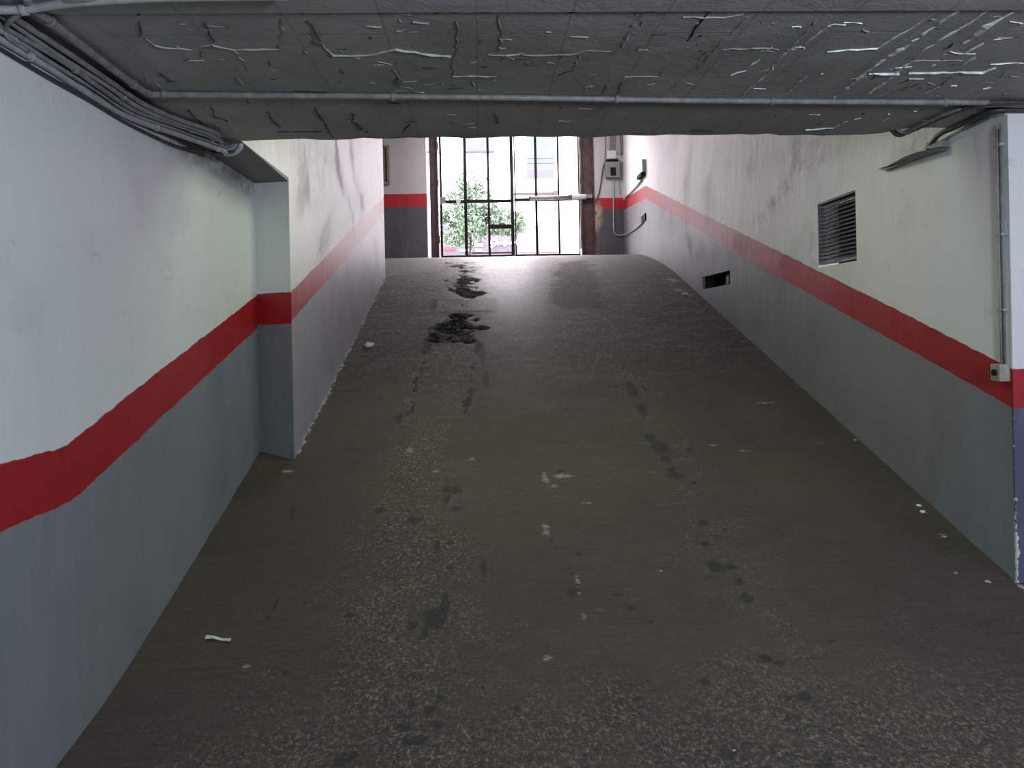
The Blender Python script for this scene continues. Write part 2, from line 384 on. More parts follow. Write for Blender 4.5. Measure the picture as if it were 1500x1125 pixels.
# ---------------------------------------------------------------- floor
def smooth01(t): t = np.clip(t, 0, 1); return t*t*(3-2*t)
def build_floor():
    xs = np.concatenate([np.linspace(-2.7,-1.66,6), np.arange(-1.60,2.68,.02), np.linspace(2.75,7.6,14)])
    ys = np.concatenate([np.linspace(-7.1,2.1,14), np.arange(2.2,13.4,.02), np.array([13.45,13.6])])
    X, Y = np.meshgrid(xs, ys); kk = [-.18,-.09,0,.09,.18]
    Z = sum(np.interp(Y+q, PYs, PZs) for q in kk)/5+EYE
    dark = np.zeros_like(X); agg = np.zeros_like(X); light = np.zeros_like(X); spill = np.zeros_like(X); gloss = np.zeros_like(X); black = np.zeros_like(X)
    H = np.zeros_like(X)
    rs = np.random.RandomState(3)
    def vnoise(fx, fy, seed):                                       # smooth value noise on the grid
        r = np.random.RandomState(seed).rand(300, 300); u = (X+8)*fx; v = (Y+8)*fy
        i = np.floor(u).astype(int); j = np.floor(v).astype(int); a = smooth01(u-i); b = smooth01(v-j)
        i %= 299; j %= 299
        return (r[j,i]*(1-a)+r[j,i+1]*a)*(1-b)+(r[j+1,i]*(1-a)+r[j+1,i+1]*a)*b
    n1 = vnoise(6, 6, 1); n2 = vnoise(18, 18, 2); n3 = vnoise(2, 3, 4); n4 = vnoise(5, 40, 5)
    # tyre tracks: left one worn to the stones, right one dark
    cl = -.40+.05*np.sin(Y*.8); wlft = np.interp(Y, [2.2,3.2,4.6,7,10], [.75,.50,.34,.22,.18])
    agg = np.maximum(agg, .62*np.exp(-((X-cl)/wlft)**2)*np.interp(Y, [2.2,6,7.2,9], [1,.95,.55,.5]))
    agg = np.maximum(agg, .75*np.interp(Y, [2.2,2.75,3.5], [.95,.8,0])*np.interp(X, [-1.5,-.9,2,2.6], [.0,1,1,.6]))
    agg = np.maximum(agg, .35*np.exp(-((X-1.25)/.35)**2))
    cr = np.interp(Y, [2.4,3.2,3.7,5.0,7,10,13], [1.02,1.16,1.20,1.27,1.30,1.30,1.35])
    tr = np.exp(-((X-cr)/np.interp(Y, [2.4,5,8,10], [.10,.10,.20,.25]))**2)
    dark = np.maximum(dark, tr*(.10+.22*n2)*np.interp(Y, [2.4,3,9,10], [.8,1,1,1]))
    dark = np.maximum(dark, .25*np.exp(-((X-cl)/.16)**2)*n1*np.interp(Y, [2.4,3,6,8], [.9,1,1,1]))
    # worn centre strip near the crest, daylight glare painted in as paler colour
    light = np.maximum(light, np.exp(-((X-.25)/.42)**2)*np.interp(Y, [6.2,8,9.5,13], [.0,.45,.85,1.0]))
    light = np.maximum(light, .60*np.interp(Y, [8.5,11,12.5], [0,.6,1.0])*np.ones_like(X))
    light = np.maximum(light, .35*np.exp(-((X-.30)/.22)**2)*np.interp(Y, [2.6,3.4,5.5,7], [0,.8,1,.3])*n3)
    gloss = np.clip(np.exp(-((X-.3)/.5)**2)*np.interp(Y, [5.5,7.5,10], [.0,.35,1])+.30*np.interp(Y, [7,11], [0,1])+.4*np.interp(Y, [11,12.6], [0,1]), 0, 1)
    def foot(px0, py0, px1, py1):                                   # ground footprint between two picture points
        a = onF(px0, py1); b = onF(px1, py0); return a.x, b.x, a.y, b.y
    def rect(pts):                                                  # quadrilateral in picture corners -> mask on the ground
        P = [onF(*p) for p in pts]; m = np.ones_like(X)*9
        for i in range(len(P)):
            p, q = P[i], P[(i+1)%len(P)]; ex, ey = q.x-p.x, q.y-p.y; L = math.hypot(ex, ey)
            m = np.minimum(m, -((X-p.x)*ey-(Y-p.y)*ex)/L)
        return m
    wob = (n2-.5)*.10
    # long old patch
    def ccw(pts):
        P = [onF(*p) for p in pts]; A = sum(P[i].x*P[(i+1)%len(P)].y-P[(i+1)%len(P)].x*P[i].y for i in range(len(P)))
        return pts if A > 0 else pts[::-1]
    m = rect(ccw([(622,497),(706,496),(698,560),(684,610),(592,612),(605,555)]))+wob*.5
    ins = smooth01(m/.03); edge = np.exp(-(m/.035)**2)
    H -= .010*ins; light *= 1-.8*ins; dark = np.maximum(dark*(1-.5*ins), .16*ins); agg = agg*(1-ins)+.38*ins
    light = np.maximum(light, edge*.62*(n2 > .45)*(Y > onF(640,606).y)); black = np.maximum(black, .85*np.exp(-((m-.035)/np.where(Y > 7, .045, .022))**2)*(n1 > .35)*(Y > onF(640,606).y))
    # trench patch strip
    m = rect(ccw([(637,438),(722,438),(725,456),(634,458)]))+wob*.3
    ins = smooth01(m/.03); H += .004*ins; agg = agg*(1-ins)+.45*ins; light = light*(1-ins)+.35*ins; black = np.maximum(black, .85*np.exp(-(m/.055)**2)*(n1 > .25))
    # potholes
    for pts, dp, bl in (([(650,459),(698,461),(704,480),(695,497),(632,497),(640,478)], .05, 1.0),
                        ([(662,384),(694,386),(702,420),(708,437),(656,436),(655,415)], .022, .7)):
        m = rect(ccw(pts))+(n1-.5)*.30+(n2-.5)*.16
        ins = smooth01(m/.10)
        H -= dp*ins*(.35+.8*n2)*(.6+.8*n4)+ins*(rs.rand(*X.shape)-.5)*.030
        black = np.maximum(black, bl*ins*(.35+.65*smooth01((n2*.5+n4*.5-.2)/.3))); agg = np.maximum(agg, 1.0*ins); light *= 1-.75*ins; gloss *= 1-ins
    m = rect(ccw([(812,382),(872,381),(892,420),(906,455),(806,457),(803,420)]))+(n1-.5)*.2
    ins = smooth01(m/.16); dark = np.maximum(dark, .72*ins); light *= 1-.9*ins; agg = np.maximum(agg, .8*ins*np.exp(-((X-1.25)/.3)**2)); gloss *= 1-.8*ins
    H -= .004*ins
    # stains  (picture point, half sizes in picture pixels)
    ST = [(637,905,19,15),(652,885,8,16),(622,927,6,9),(603,917,9,7),(668,717,10,6),(655,717,7,5),(655,731,5,6),(668,745,8,4),(503,1113,15,11),(520,1106,8,7),
          (640,1062,13,6),(610,1085,20,7),(590,1065,14,7),(601,1032,6,9),(645,1022,6,8),(630,1040,8,6),(1048,830,12,10),(1070,830,9,6),(1094,876,9,9),(1083,851,6,6),(988,697,13,5),
          (984,687,6,5),(1018,708,4,4),(1030,766,7,5),(1034,796,7,5),(837,867,8,6),(808,792,4,3),(848,811,5,4),(925,890,6,4),(952,911,7,4),(752,1038,8,5),
          (1155,1052,8,4),(932,1023,7,4),(1032,999,9,5),(967,655,13,10),(952,641,8,8),(975,672,8,6),(940,600,8,10),(925,570,7,12),(1122,964,10,6),(1142,972,9,6),(1178,1020,10,7),
          (1155,1022,9,5),(709,832,5,14),(660,795,6,4),(640,800,5,9),(420,985,7,4),(607,762,12,5),(556,748,8,5),(660,830,8,4),(1065,1105,14,8),(1205,1120,16,6),(1010,660,5,4),
          (512,901,8,5),(820,690,5,3),(903,872,6,3),(1220,940,5,3),(880,300,1,1),(585,612,5,8),(707,520,4,18),(712,555,4,14)]
    for (px, py, rx, ry) in ST:
        if py < 381: continue
        c = onF(px, py); e = onF(px+rx, py); u = onF(px, py-ry); wx = max(abs(e.x-c.x), .012); wy = max(abs(u.y-c.y), .014)
        dark = np.maximum(dark, 1.05*np.exp(-((X-c.x)/wx)**2*.8-((Y-c.y)/wy)**2*.8))
    LT = [(822,697,28,7),(855,737,22,3),(812,712,10,4),(800,770,14,5),(800,780,10,12),(846,850,6,16),(850,870,6,8),(880,893,16,6),(1350,743,10,3),(1355,751,14,3),(1042,652,40,2),
          (1090,660,20,2),(690,672,14,5),(640,690,14,4),(600,660,12,8),(420,690,18,5),(1200,650,20,2),(560,412,10,6),(360,975,20,4),(1010,432,10,4),(1380,783,16,2),(995,425,14,5),(985,410,18,5),
          (855,903,12,9),(800,965,16,8),(640,480,7,2),(1120,590,30,2),(800,700,10,16)]
    for (px, py, rx, ry) in LT:
        c = onF(px, py); e = onF(px+rx, py); u = onF(px, py-ry); wx = max(abs(e.x-c.x), .02); wy = max(abs(u.y-c.y), .022)
        light = np.maximum(light, .88*np.exp(-((X-c.x)/wx)**2-((Y-c.y)/wy)**2))
    # cracks
    CR = [[(835,822),(838,842),(846,858),(852,875),(856,890)],[(432,725),(430,748),(425,765),(420,790)],[(427,828),(420,850),(408,872),(400,900),(380,915)],[(1040,590),(1075,612)],
          [(706,497),(704,530),(696,565),(684,605)],[(940,560),(955,600),(965,640),(985,690)]]
    for pl in CR:
        P = [onF(*p) for p in pl]
        for p, q in zip(P, P[1:]):
            ex, ey = q.x-p.x, q.y-p.y; L2 = ex*ex+ey*ey+1e-9; t = np.clip(((X-p.x)*ex+(Y-p.y)*ey)/L2, 0, 1)
            d = np.hypot(X-p.x-ex*t, Y-p.y-ey*t)+(n2-.5)*.02
            black = np.maximum(black, .55*np.exp(-(d/np.where(Y > 6, .026, .013))**2)*(n1 > .4))
    # paint run down onto the floor along the walls
    spill = np.maximum(spill, .62*np.exp(-np.clip(X-XS, 0, 9)/np.where(Y > 5, .03+.07*n1*n1, .001))*(Y > 5.05)*(Y < 9.9)*(X > XS-.03))
    spill = np.maximum(spill, .38*np.exp(-np.clip(XR-X, 0, 9)/.03)*(Y > 8.2))
    spill = np.maximum(spill, .55*np.exp(-((X-XR)/.03)**2-((Y-3.53)/.06)**2))
    # darker line where floor meets walls
    dark = np.maximum(dark, .36*np.exp(-np.clip(X-XL, 0, 9)/.05)*(Y < 5.2)); dark = np.maximum(dark, .36*np.exp(-np.clip(XR-X, 0, 9)/.05)*(Y < 9))
    H += (n1-.5)*.004*(Y > 2.3)
    Z = Z+H
    ny, nx = X.shape; bm_v = np.stack([X, Y, Z], -1).reshape(-1, 3)
    keep = lambda x, y: (x < 2.75 or y < 3.68) and (x > -1.62 or y > 9.85) 
    faces = []
    for j in range(ny-1):
        for i in range(nx-1):
            if keep((xs[i]+xs[i+1])/2, (ys[j]+ys[j+1])/2): faces.append((j*nx+i, j*nx+i+1, (j+1)*nx+i+1, (j+1)*nx+i))
    used = np.zeros(nx*ny, bool); used[np.array(faces).ravel()] = True; idx = np.cumsum(used)-1
    me = bpy.data.meshes.new('floor'); me.from_pydata(bm_v[used].tolist(), [], [tuple(int(idx[a]) for a in f) for f in faces]); me.update()
    for p in me.polygons: p.use_smooth = True
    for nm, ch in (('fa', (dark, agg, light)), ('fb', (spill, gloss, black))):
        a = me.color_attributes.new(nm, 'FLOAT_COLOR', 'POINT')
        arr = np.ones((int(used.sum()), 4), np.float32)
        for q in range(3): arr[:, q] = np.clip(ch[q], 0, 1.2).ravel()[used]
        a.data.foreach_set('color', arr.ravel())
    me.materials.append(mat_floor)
    o = bpy.data.objects.new('floor', me); C.objects.link(o); o['kind'] = 'structure'
build_floor()

# ---------------------------------------------------------------- low slab (ceiling) with its cracks and flaking seams
ZC = 1.03+EYE
def ridge(bm, pts, w, h, mat, rnd, z=ZC, jit=.006):
    P = [Vector(p) for p in pts]; out = []
    for a, b in zip(P, P[1:]):
        n = max(2, int((b-a).length/.03))
        for i in range(n): out.append(a.lerp(b, i/n))
    out.append(P[-1]); prev = None
    for i, p in enumerate(out):
        d = (out[min(i+1, len(out)-1)]-out[max(i-1, 0)]); d.z = 0; d.normalize(); s = Vector((-d.y, d.x, 0))
        e = min(1, .25+min(i, len(out)-1-i)*.3); ww = w*e*(.25+1.5*rnd.random()**1.6); c = p+s*rnd.uniform(-jit, jit)
        hh = h*(.4+.9*rnd.random())
        q = [bm.verts.new(Vector((c.x, c.y, z+.002))-s*ww), bm.verts.new(Vector((c.x, c.y, z-hh))-s*ww*.2), bm.verts.new(Vector((c.x, c.y, z+.002))+s*ww)]
        if prev and rnd.random() > .04:
            for k in range(2):
                f = bm.faces.new((prev[k], prev[k+1], q[k+1], q[k])); f.material_index = mat
        prev = q
def ceil_px(pts): return [onZ(px, py, ZC) for px, py in pts]
def build_ceiling():
    bm = NB(); rnd = random.Random(5)
    # slab: soffit, ragged far edge, upright face
    xs = np.linspace(XL-.1, 7.6, 120); low = []; hi = []; near = []
    for x in xs:
        ye = YE+rnd.uniform(-.012, .012)+(0.03 if 1.6 < x < 2.15 else 0)-(.10 if x > 2.25 else 0)
        low.append(bm.verts.new((x, ye, ZC+rnd.uniform(-.003, .003)))); hi.append(bm.verts.new((x, ye+.01, ZC+.35)))
    rows = [low]
    for y in (3.7,3.3,2.9,2.41):
        rows.append([bm.verts.new((x, y, ZC)) for x in xs])
    rows.append([bm.verts.new((x, 2.40, ZC-.012)) for x in xs])
    for y in (1.5,0,-3,-7.1): rows.append([bm.verts.new((x, y, ZC-.012)) for x in xs])
    for a, b in zip(rows, rows[1:]):
        for i in range(len(xs)-1): bm.faces.new((a[i], a[i+1], b[i+1], b[i]))
    for i in range(len(xs)-1): bm.faces.new((hi[i], hi[i+1], low[i+1], low[i]))
    top = [bm.verts.new((x, -7.1, ZC+.35)) for x in xs]
    for i in range(len(xs)-1): bm.faces.new((top[i], top[i+1], hi[i+1], hi[i]))
    L = 1; D = 2; G = 3
    light = [ # (points, half width, height, material)
     ([(1130,0+2),(1088,30),(1030,90),(985,130),(965,142)], .004, .008, G),
     ([(1212,75),(1285,70),(1340,38),(1356,26)], .005, .012, L), ([(1405,14),(1345,55),(1290,90),(1270,105),(1222,142)], .008, .016, L),
     ([(1456,9),(1410,38),(1358,70),(1320,100),(1280,132),(1265,142)], .005, .012, L), ([(1486,16),(1455,32),(1430,50),(1412,62)], .012, .020, L),
     ([(1280,107),(1330,107),(1380,106),(1440,105),(1460,98)], .007, .014, L), ([(1395,9),(1440,8),(1478,8)], .003, .008, L), ([(1200,25),(1170,60),(1148,80),(1120,112),(1085,142)], .004, .010, L),
     ([(1213,38),(1225,35),(1238,36)], .004, .008, L), ([(1180,70),(1172,68),(1160,72)], .004, .008, L), ([(1165,73),(1120,70),(1060,72)], .004, .008, G), ([(1210,38),(1175,68)], .004, .008, L),
     ([(1130,68),(1110,88),(1093,103),(1070,109)], .004, .010, L), ([(1185,109),(1160,130),(1150,138)], .003, .008, L), ([(1035,75),(1022,88)], .008, .012, L), ([(1360,120),(1375,128),(1395,112)], .003, .008, G),
     ([(1440,62),(1410,80)], .007, .014, L), ([(1428,83),(1412,94)], .007, .014, L), ([(1310,110),(1293,122),(1270,138)], .004, .010, L), ([(1455,58),(1470,55)], .004, .008, L), ([(1380,125),(1355,136)], .003, .008, L),
     ([(1240,177),(1220,187),(1180,190)], .003, .008, L), ([(1260,172),(1235,180)], .003, .007, L), ([(940,18),(925,42),(910,68),(898,78)], .010, .012, G), ([(895,74),(860,74),(835,80),(765,80)], .004, .009, G),
     ([(850,80),(838,105)], .005, .010, L), ([(975,98),(965,112),(915,112)], .003, .008, G), ([(912,118),(905,137)], .004, .009, G), ([(890,122),(882,138)], .004, .009, G),
     ([(212,56),(228,66),(250,70),(278,72),(305,66),(312,65)], .005, .011, L), ([(312,65),(345,74),(370,72),(410,72)], .005, .010, L), ([(345,74),(355,88),(366,104)], .003, .009, L), ([(270,88),(300,88)], .003, .007, L),
     ([(472,64),(488,80),(520,82),(550,80),(580,72),(620,78),(660,82)], .007, .014, L), ([(413,25),(414,50),(408,74)], .003, .008, G), ([(664,111),(700,111),(728,112)], .003, .009, L), ([(575,100),(585,115),(580,130)], .004, .010, G),
     ([(668,30),(670,60),(664,90),(664,110)], .003, .008, G), ([(732,20),(735,50),(730,75)], .003, .008, G), ([(715,80),(760,80)], .004, .009, G), ([(735,88),(740,80),(768,78)], .004, .010, L),
     ([(690,118),(697,124)], .014, .012, L), ([(345,112),(355,122)], .008, .012, G), ([(228,120),(238,130)], .003, .008, L), ([(1330,88),(1410,88)], .003, .008, G), ([(1000,25),(1060,25),(1090,20)], .003, .008, G),
     ([(1390,75),(1405,78),(1430,78)], .004, .008, L), ([(1452,93),(1500,92)], .003, .008, L), ([(1452,128),(1440,130)], .003, .008, L), ([(1340,162),(1343,163)], .007, .010, L), ([(1301,166),(1304,167)], .007, .010, L)]
    for pts, w, h, m in light:
        if m == L and pts[0][0] < 1050: m = 4; w *= .8
        ridge(bm, ceil_px(pts), w, h*.55, m, rnd)
    dk = [([(273,160),(290,175),(310,191)],.004),([(308,155),(315,170),(335,177)],.004),([(460,155),(478,185),(487,200)],.004),([(517,165),(518,178),(530,190),(540,194)],.007),([(405,192),(440,193),(472,191)],.004),
          ([(392,163),(400,178),(412,186)],.004),([(590,193),(600,180)],.004),([(450,30),(462,45),(470,60)],.005),([(200,30),(204,40),(209,55)],.004),([(233,107),(248,118),(258,120)],.004),([(725,165),(730,180)],.004),
          ([(1015,190),(1045,191)],.006),([(1040,15),(1020,40),(1005,60)],.006),([(300,33),(306,50),(312,60)],.004),([(430,132),(462,134),(500,137)],.006),([(195,12),(230,14),(290,16),(360,14),(430,16)],.006),
          ([(440,16),(500,16),(570,16)],.006),([(590,14),(650,17),(740,15)],.005),([(820,16),(900,14),(1035,15)],.006),([(455,60),(470,66)],.007),([(820,110),(835,104)],.007),([(230,10),(212,12),(200,20)],.012)]
    for pts, w in dk: ridge(bm, ceil_px(pts), w, .006, D, rnd)
    # small flakes and trowel ridges
    for _ in range(190):
        cx = rnd.choice([rnd.uniform(200, 1490), rnd.gauss(620, 130), rnd.gauss(1350, 90)]); cy = rnd.uniform(18, 190)
        if not 190 < cx < 1490: continue
        p = onZ(cx, cy, ZC); ang = rnd.choice([rnd.gauss(0, .25), rnd.gauss(1.57, .3)]); l = rnd.uniform(.015, .07)
        q = p+Vector((math.cos(ang)*l, math.sin(ang)*l, 0))
        if max(p.y, q.y) > 3.95: continue
        ridge(bm, [p, q], rnd.uniform(.0015,.0045), rnd.uniform(.002,.005), (L if cx > 1050 else 4) if rnd.random() < .25 else (G if rnd.random() < .7 else D), rnd)
    bm.normal_update()
    o = obj('ceiling', bm, [mat_conc, mat_flake, mat_flake_d, mat_conc, mat_flake_g]); o['kind'] = 'structure'
build_ceiling()
# soffit ledge between the left wall and the recessed wall
bm = NB(); v = [bm.verts.new(p) for p in ((XL-.02,3.95,ZC),(XS,3.95,ZC),(XS,4.99,ZC-.02),(XL-.02,5.14,ZC-.002),(XL-.02,3.95,ZC+.12),(XS-.01,3.95,ZC+.12),(XS-.01,4.99,ZC+.12),(XL-.02,5.14,ZC+.12))]
for q in ((0,1,2,3),(7,6,5,4),(0,4,5,1),(1,5,6,2),(2,6,7,3),(3,7,4,0)): bm.faces.new([v[i] for i in q])
bmesh.ops.recalc_face_normals(bm, faces=bm.faces); o = obj('trim_1', bm, mat_conc2); o['kind'] = 'structure'
# upper ceiling over the ramp and the rear face above the slab
bm = NB(); t0, t1 = 2.2+EYE, 4.25+EYE
v = [bm.verts.new(p) for p in ((-2.8,3.95,t0),(2.8,3.95,t0),(2.8,13.6,t1),(-2.8,13.6,t1),(-2.8,3.95,t0+.2),(2.8,3.95,t0+.2),(2.8,13.6,t1+.2),(-2.8,13.6,t1+.2))]
for q in ((3,2,1,0),(4,5,6,7),(0,1,5,4),(1,2,6,5),(2,3,7,6),(3,0,4,7)): bm.faces.new([v[i] for i in q])
o = obj('ceiling', bm, mat_conc2); o['kind'] = 'structure'
bm = NB(); box(bm, -1.6, 2.75, 3.85, 3.99, ZC+.30, t0+.05); o = obj('wall_above_slab', bm, mat_wall); o['kind'] = 'structure'
# plaster ledge scraps at the head of the right wall
def ledge(name, pts, depth, mat, th=.012):
    bm = NB(); P = [onX(px, py, XR) for px, py in pts]; n = len(P)
    A = [bm.verts.new(p+Vector((.01,0,0))) for p in P]; B = [bm.verts.new(p-Vector((d, 0, 0))) for p, d in zip(P, depth)]
    bm.faces.new(A); bm.faces.new(B[::-1])
    for i in range(n): bm.faces.new((A[i], B[i], B[(i+1)%n], A[(i+1)%n]))
    bmesh.ops.recalc_face_normals(bm, faces=bm.faces); o = obj(name, bm, mat); return o
o = ledge('trim_2', [(1289,247),(1312,243),(1340,230),(1362,223),(1391,217),(1388,221),(1355,231),(1330,240),(1304,250)], [.01,.05,.07,.08,.08,.07,.06,.05,.03], mat_conc2); o['kind'] = 'structure'
o = ledge('junction_box', [(1370,208),(1392,206),(1393,215),(1369,218)], [.05]*4, mat_boxgrey)
tag(o, 'small pale box on the right wall just under the slab, above the torn plaster ledge', 'box')

# ---------------------------------------------------------------- conduits and cables
def cable(name, pts, r, mat, label, cat='cable', group=None, clips=(), clipmat=None, sub=8, sm=True):
    P = spline(pts, sub) if sm else [Vector(p) for p in pts]
    t = thing(name, label, cat, P[0], group)
    bm = NB(); tube(bm, P, r); obj('pipe' if 'conduit' in name else 'sheath', bm, mat, t)
    for c in clips:
        i = min(len(P)-2, max(1, int(c*(len(P)-1)))); d = (P[i+1]-P[i-1]).normalized()
        bm = NB(); tube(bm, [P[i]-d*.010, P[i]-d*.008, P[i]+d*.008, P[i]+d*.010], r*1.35, rv=[.9,1,1,.9]); obj('clip', bm, clipmat or mat, t)
    return t
G = 'cables bundled along the head of the left wall'
def wl_p(y, dx, z): return Vector((XL+dx, y, z+EYE))
def bundle(dx, z, r, mat, label, wig, seed, tail, clips=()):
    rnd = random.Random(seed); pts = [wl_p(1.2, dx, z)]
    for y in np.arange(1.8, 3.55, .3): pts.append(wl_p(y, dx+rnd.uniform(-wig, wig), z+rnd.uniform(-wig, wig)))
    pts += tail
    return cable('electrical_cable', pts, r, mat, label, 'cable', G, clips)
zt = ZC-EYE
def tail(x1, d, y1, zz):                                            # leaves the wall, crosses the soffit edge, turns up behind the slab
    return [Vector((XL+.05+d, y1-.28, zz+EYE-.004)), Vector((XL+.15+d, y1-.02, zz+EYE-.01)), Vector((x1-.07, y1+.07, zz+EYE-.012)), Vector((x1, YE+.07, zz+EYE+.03)), Vector((x1+.01, YE+.045, zz+EYE+.25))]
bundle(.012, .950, .013, mat_cable_l, 'lowest pale conduit of the bundle on the left wall', .004, 1, tail(-1.27, .02, 4.0, .985), (.15,.33,.6,.72))
bundle(.016, .976, .009, mat_cable, 'thin grey cable just above the lowest conduit on the left wall', .006, 2, tail(-1.29, .03, 3.96, 1.0))
bundle(.014, .994, .007, mat_cable_d, 'thin dark cable in the middle of the left wall bundle', .005, 3, tail(-1.31, .03, 3.93, 1.005))
bundle(.036, .985, .010, mat_cable_c, 'mid grey cable standing off the left wall in the bundle', .007, 4, tail(-1.30, .05, 3.90, 1.005), (.4,.66))
bundle(.052, .998, .012, mat_cable, 'grey cable second from the slab in the left wall bundle', .005, 5, tail(-1.36, .05, 3.84, 1.012), (.5,))
bundle(.082, 1.003, .011, mat_cable_c, 'uppermost cable of the left wall bundle, lying against the slab', .004, 6, tail(-1.38, .07, 3.82, 1.016))
bundle(.008, .925, .008, mat_cable_d, 'thin dark strand added as the shadow line under the lowest pale conduit of the left wall bundle', .004, 9, [Vector((XL+.012,3.75,EYE+.945)), Vector((XL+.03,3.92,EYE+.965)), Vector((XL+.12,4.03,EYE+.975)), Vector((-1.30,4.07,EYE+.985)), Vector((-1.265,4.09,EYE+1.02)), Vector((-1.262,4.09,EYE+1.2))])  # dark strand added to draw the shadow line below the pale conduit
# conduit on the slab: runs beside the wall, then across the whole ceiling
p = [onZ(38,-6,ZC-.02), onZ(51,13,ZC-.02), onZ(120,67,ZC-.02), onZ(180,112,ZC-.02), onZ(205,130,ZC-.02), onZ(218,136,ZC-.018), onZ(240,138.5,ZC-.014), onZ(480,140.5,ZC-.014), onZ(740,143,ZC-.014), onZ(1000,147,ZC-.014), onZ(1250,149,ZC-.014), onZ(1420,150,ZC-.014), onZ(1520,151,ZC-.014)]
cable('ceiling_conduit', p, .0135, mat_cable_c, 'long grey conduit crossing the whole slab, bent towards the left wall', 'conduit', None, (.12,.3,.5,.62,.72,.8,.9))
# fat conduit that comes off the slab and turns down onto the left wall in the top left corner
p = [onZ(420,-6,ZC-.03), onZ(250,-4,ZC-.03), onZ(160,0,ZC-.03), onZ(90,6,ZC-.03), onZ(35,14,ZC-.035), Vector((XL+.05,2.30,ZC-.045)), Vector((XL+.022,2.36,ZC-.06)), onX(8,48,XL+.018), onX(20,62,XL+.018)]
cable('wall_conduit', p, .013, mat_cable_l, 'pale conduit curving from the slab down to the left wall in the top left corner', 'conduit', None, (.5,.99))
p = [onZ(140,-3,ZC-.03), onZ(60,10,ZC-.03), onZ(20,26,ZC-.045), Vector((XL+.035,2.42,ZC-.05)), onX(12,55,XL+.03), onX(40,75,XL+.028)]
cable('electrical_cable', p, .008, mat_cable_c, 'thinner grey cable inside the bend of the pale corner conduit', 'cable')
# right hand cables crossing the slab corner
z = ZC-.017
p = [onZ(1308,189,z)+Vector((0,.06,.05)), onZ(1314,197,z), onZ(1330,193,z), onZ(1360,180,z), onZ(1400,163,z), onZ(1440,152,z), onZ(1480,150,z), onZ(1530,152,z)]
cable('electrical_cable', p, .013, mat_cable_d, 'black cable curving from the slab edge to the top right corner of the picture', 'cable', None)
p = [onZ(1312,186,z)+Vector((0,.06,.05)), onZ(1322,194,z), onZ(1345,185,z), onZ(1385,167,z), onZ(1425,156,z), onZ(1460,154,z), onZ(1530,156,z)]
cable('electrical_cable', p, .009, mat_cable_c, 'grey cable lying beside the black curved cable at the slab edge', 'cable', None)
p = [onZ(1362,208,z)+Vector((0,.02,-.03)), onZ(1376,197,z), onZ(1400,186,z), onZ(1430,172,z), onZ(1458,162,z), onZ(1500,160,z), onZ(1540,162,z)]
cable('electrical_cable', p, .014, mat_cable_d, 'thick dark cable from the small box to the right wall corner', 'cable', None)
p = [onZ(1380,203,z)+Vector((0,.02,-.02)), onZ(1405,193,z), onZ(1440,176,z), onZ(1466,166,z), onZ(1540,166,z)]
cable('electrical_cable', p, .011, mat_cable_c, 'grey cable nearest to the head of the right wall', 'cable', None)
# vertical conduit at the right corner with its push button
def rw(px, py, off): v_ = onX(px, py, XR-off); return v_
t = thing('corner_conduit', 'pale vertical conduit down the near end of the right wall', 'conduit', onX(1475,540,XR))
yb = 3.60
bm = NB(); tube(bm, [Vector((XR-.012,yb,z_)) for z_ in (EYE-.215,EYE+.2,EYE+.6,EYE+.94)], .0095); obj('pipe', bm, mat_cable_l, t)
bm = NB(); tube(bm, [Vector((XR-.018,yb-.028,z_)) for z_ in (EYE-.215,EYE+.3,EYE+.96)], .005); obj('wire', bm, mat_cable_c, t)
for z_ in (.05,.42,.86):
    bm = NB(); box(bm, XR-.026, XR, yb-.035, yb+.018, EYE+z_-.006, EYE+z_+.006, bev=.002); obj('clip', bm, mat_cable_l, t)
t = thing('push_button_box', 'beige push button box at the foot of the corner conduit, on the red stripe', 'switch', Vector((XR,yb,EYE-.29)))
bm = NB(); box(bm, XR-.055, XR, yb-.040, yb+.030, EYE-.300, EYE-.215, bev=.006); obj('housing', bm, mat_boxgrey if False else plain('aged_beige_plastic', (.33,.31,.26), .45), t)
bm = NB(); box(bm, XR-.045, XR-.010, yb+.022, yb+.036, EYE-.290, EYE-.228, bev=.003); obj('side_cover', bm, mat_black, t)
bm = NB(); tube(bm, [Vector((XR-.054,yb-.005,EYE-.257)), Vector((XR-.064,yb-.005,EYE-.257))], .016, 16); obj('button', bm, mat_black, t)

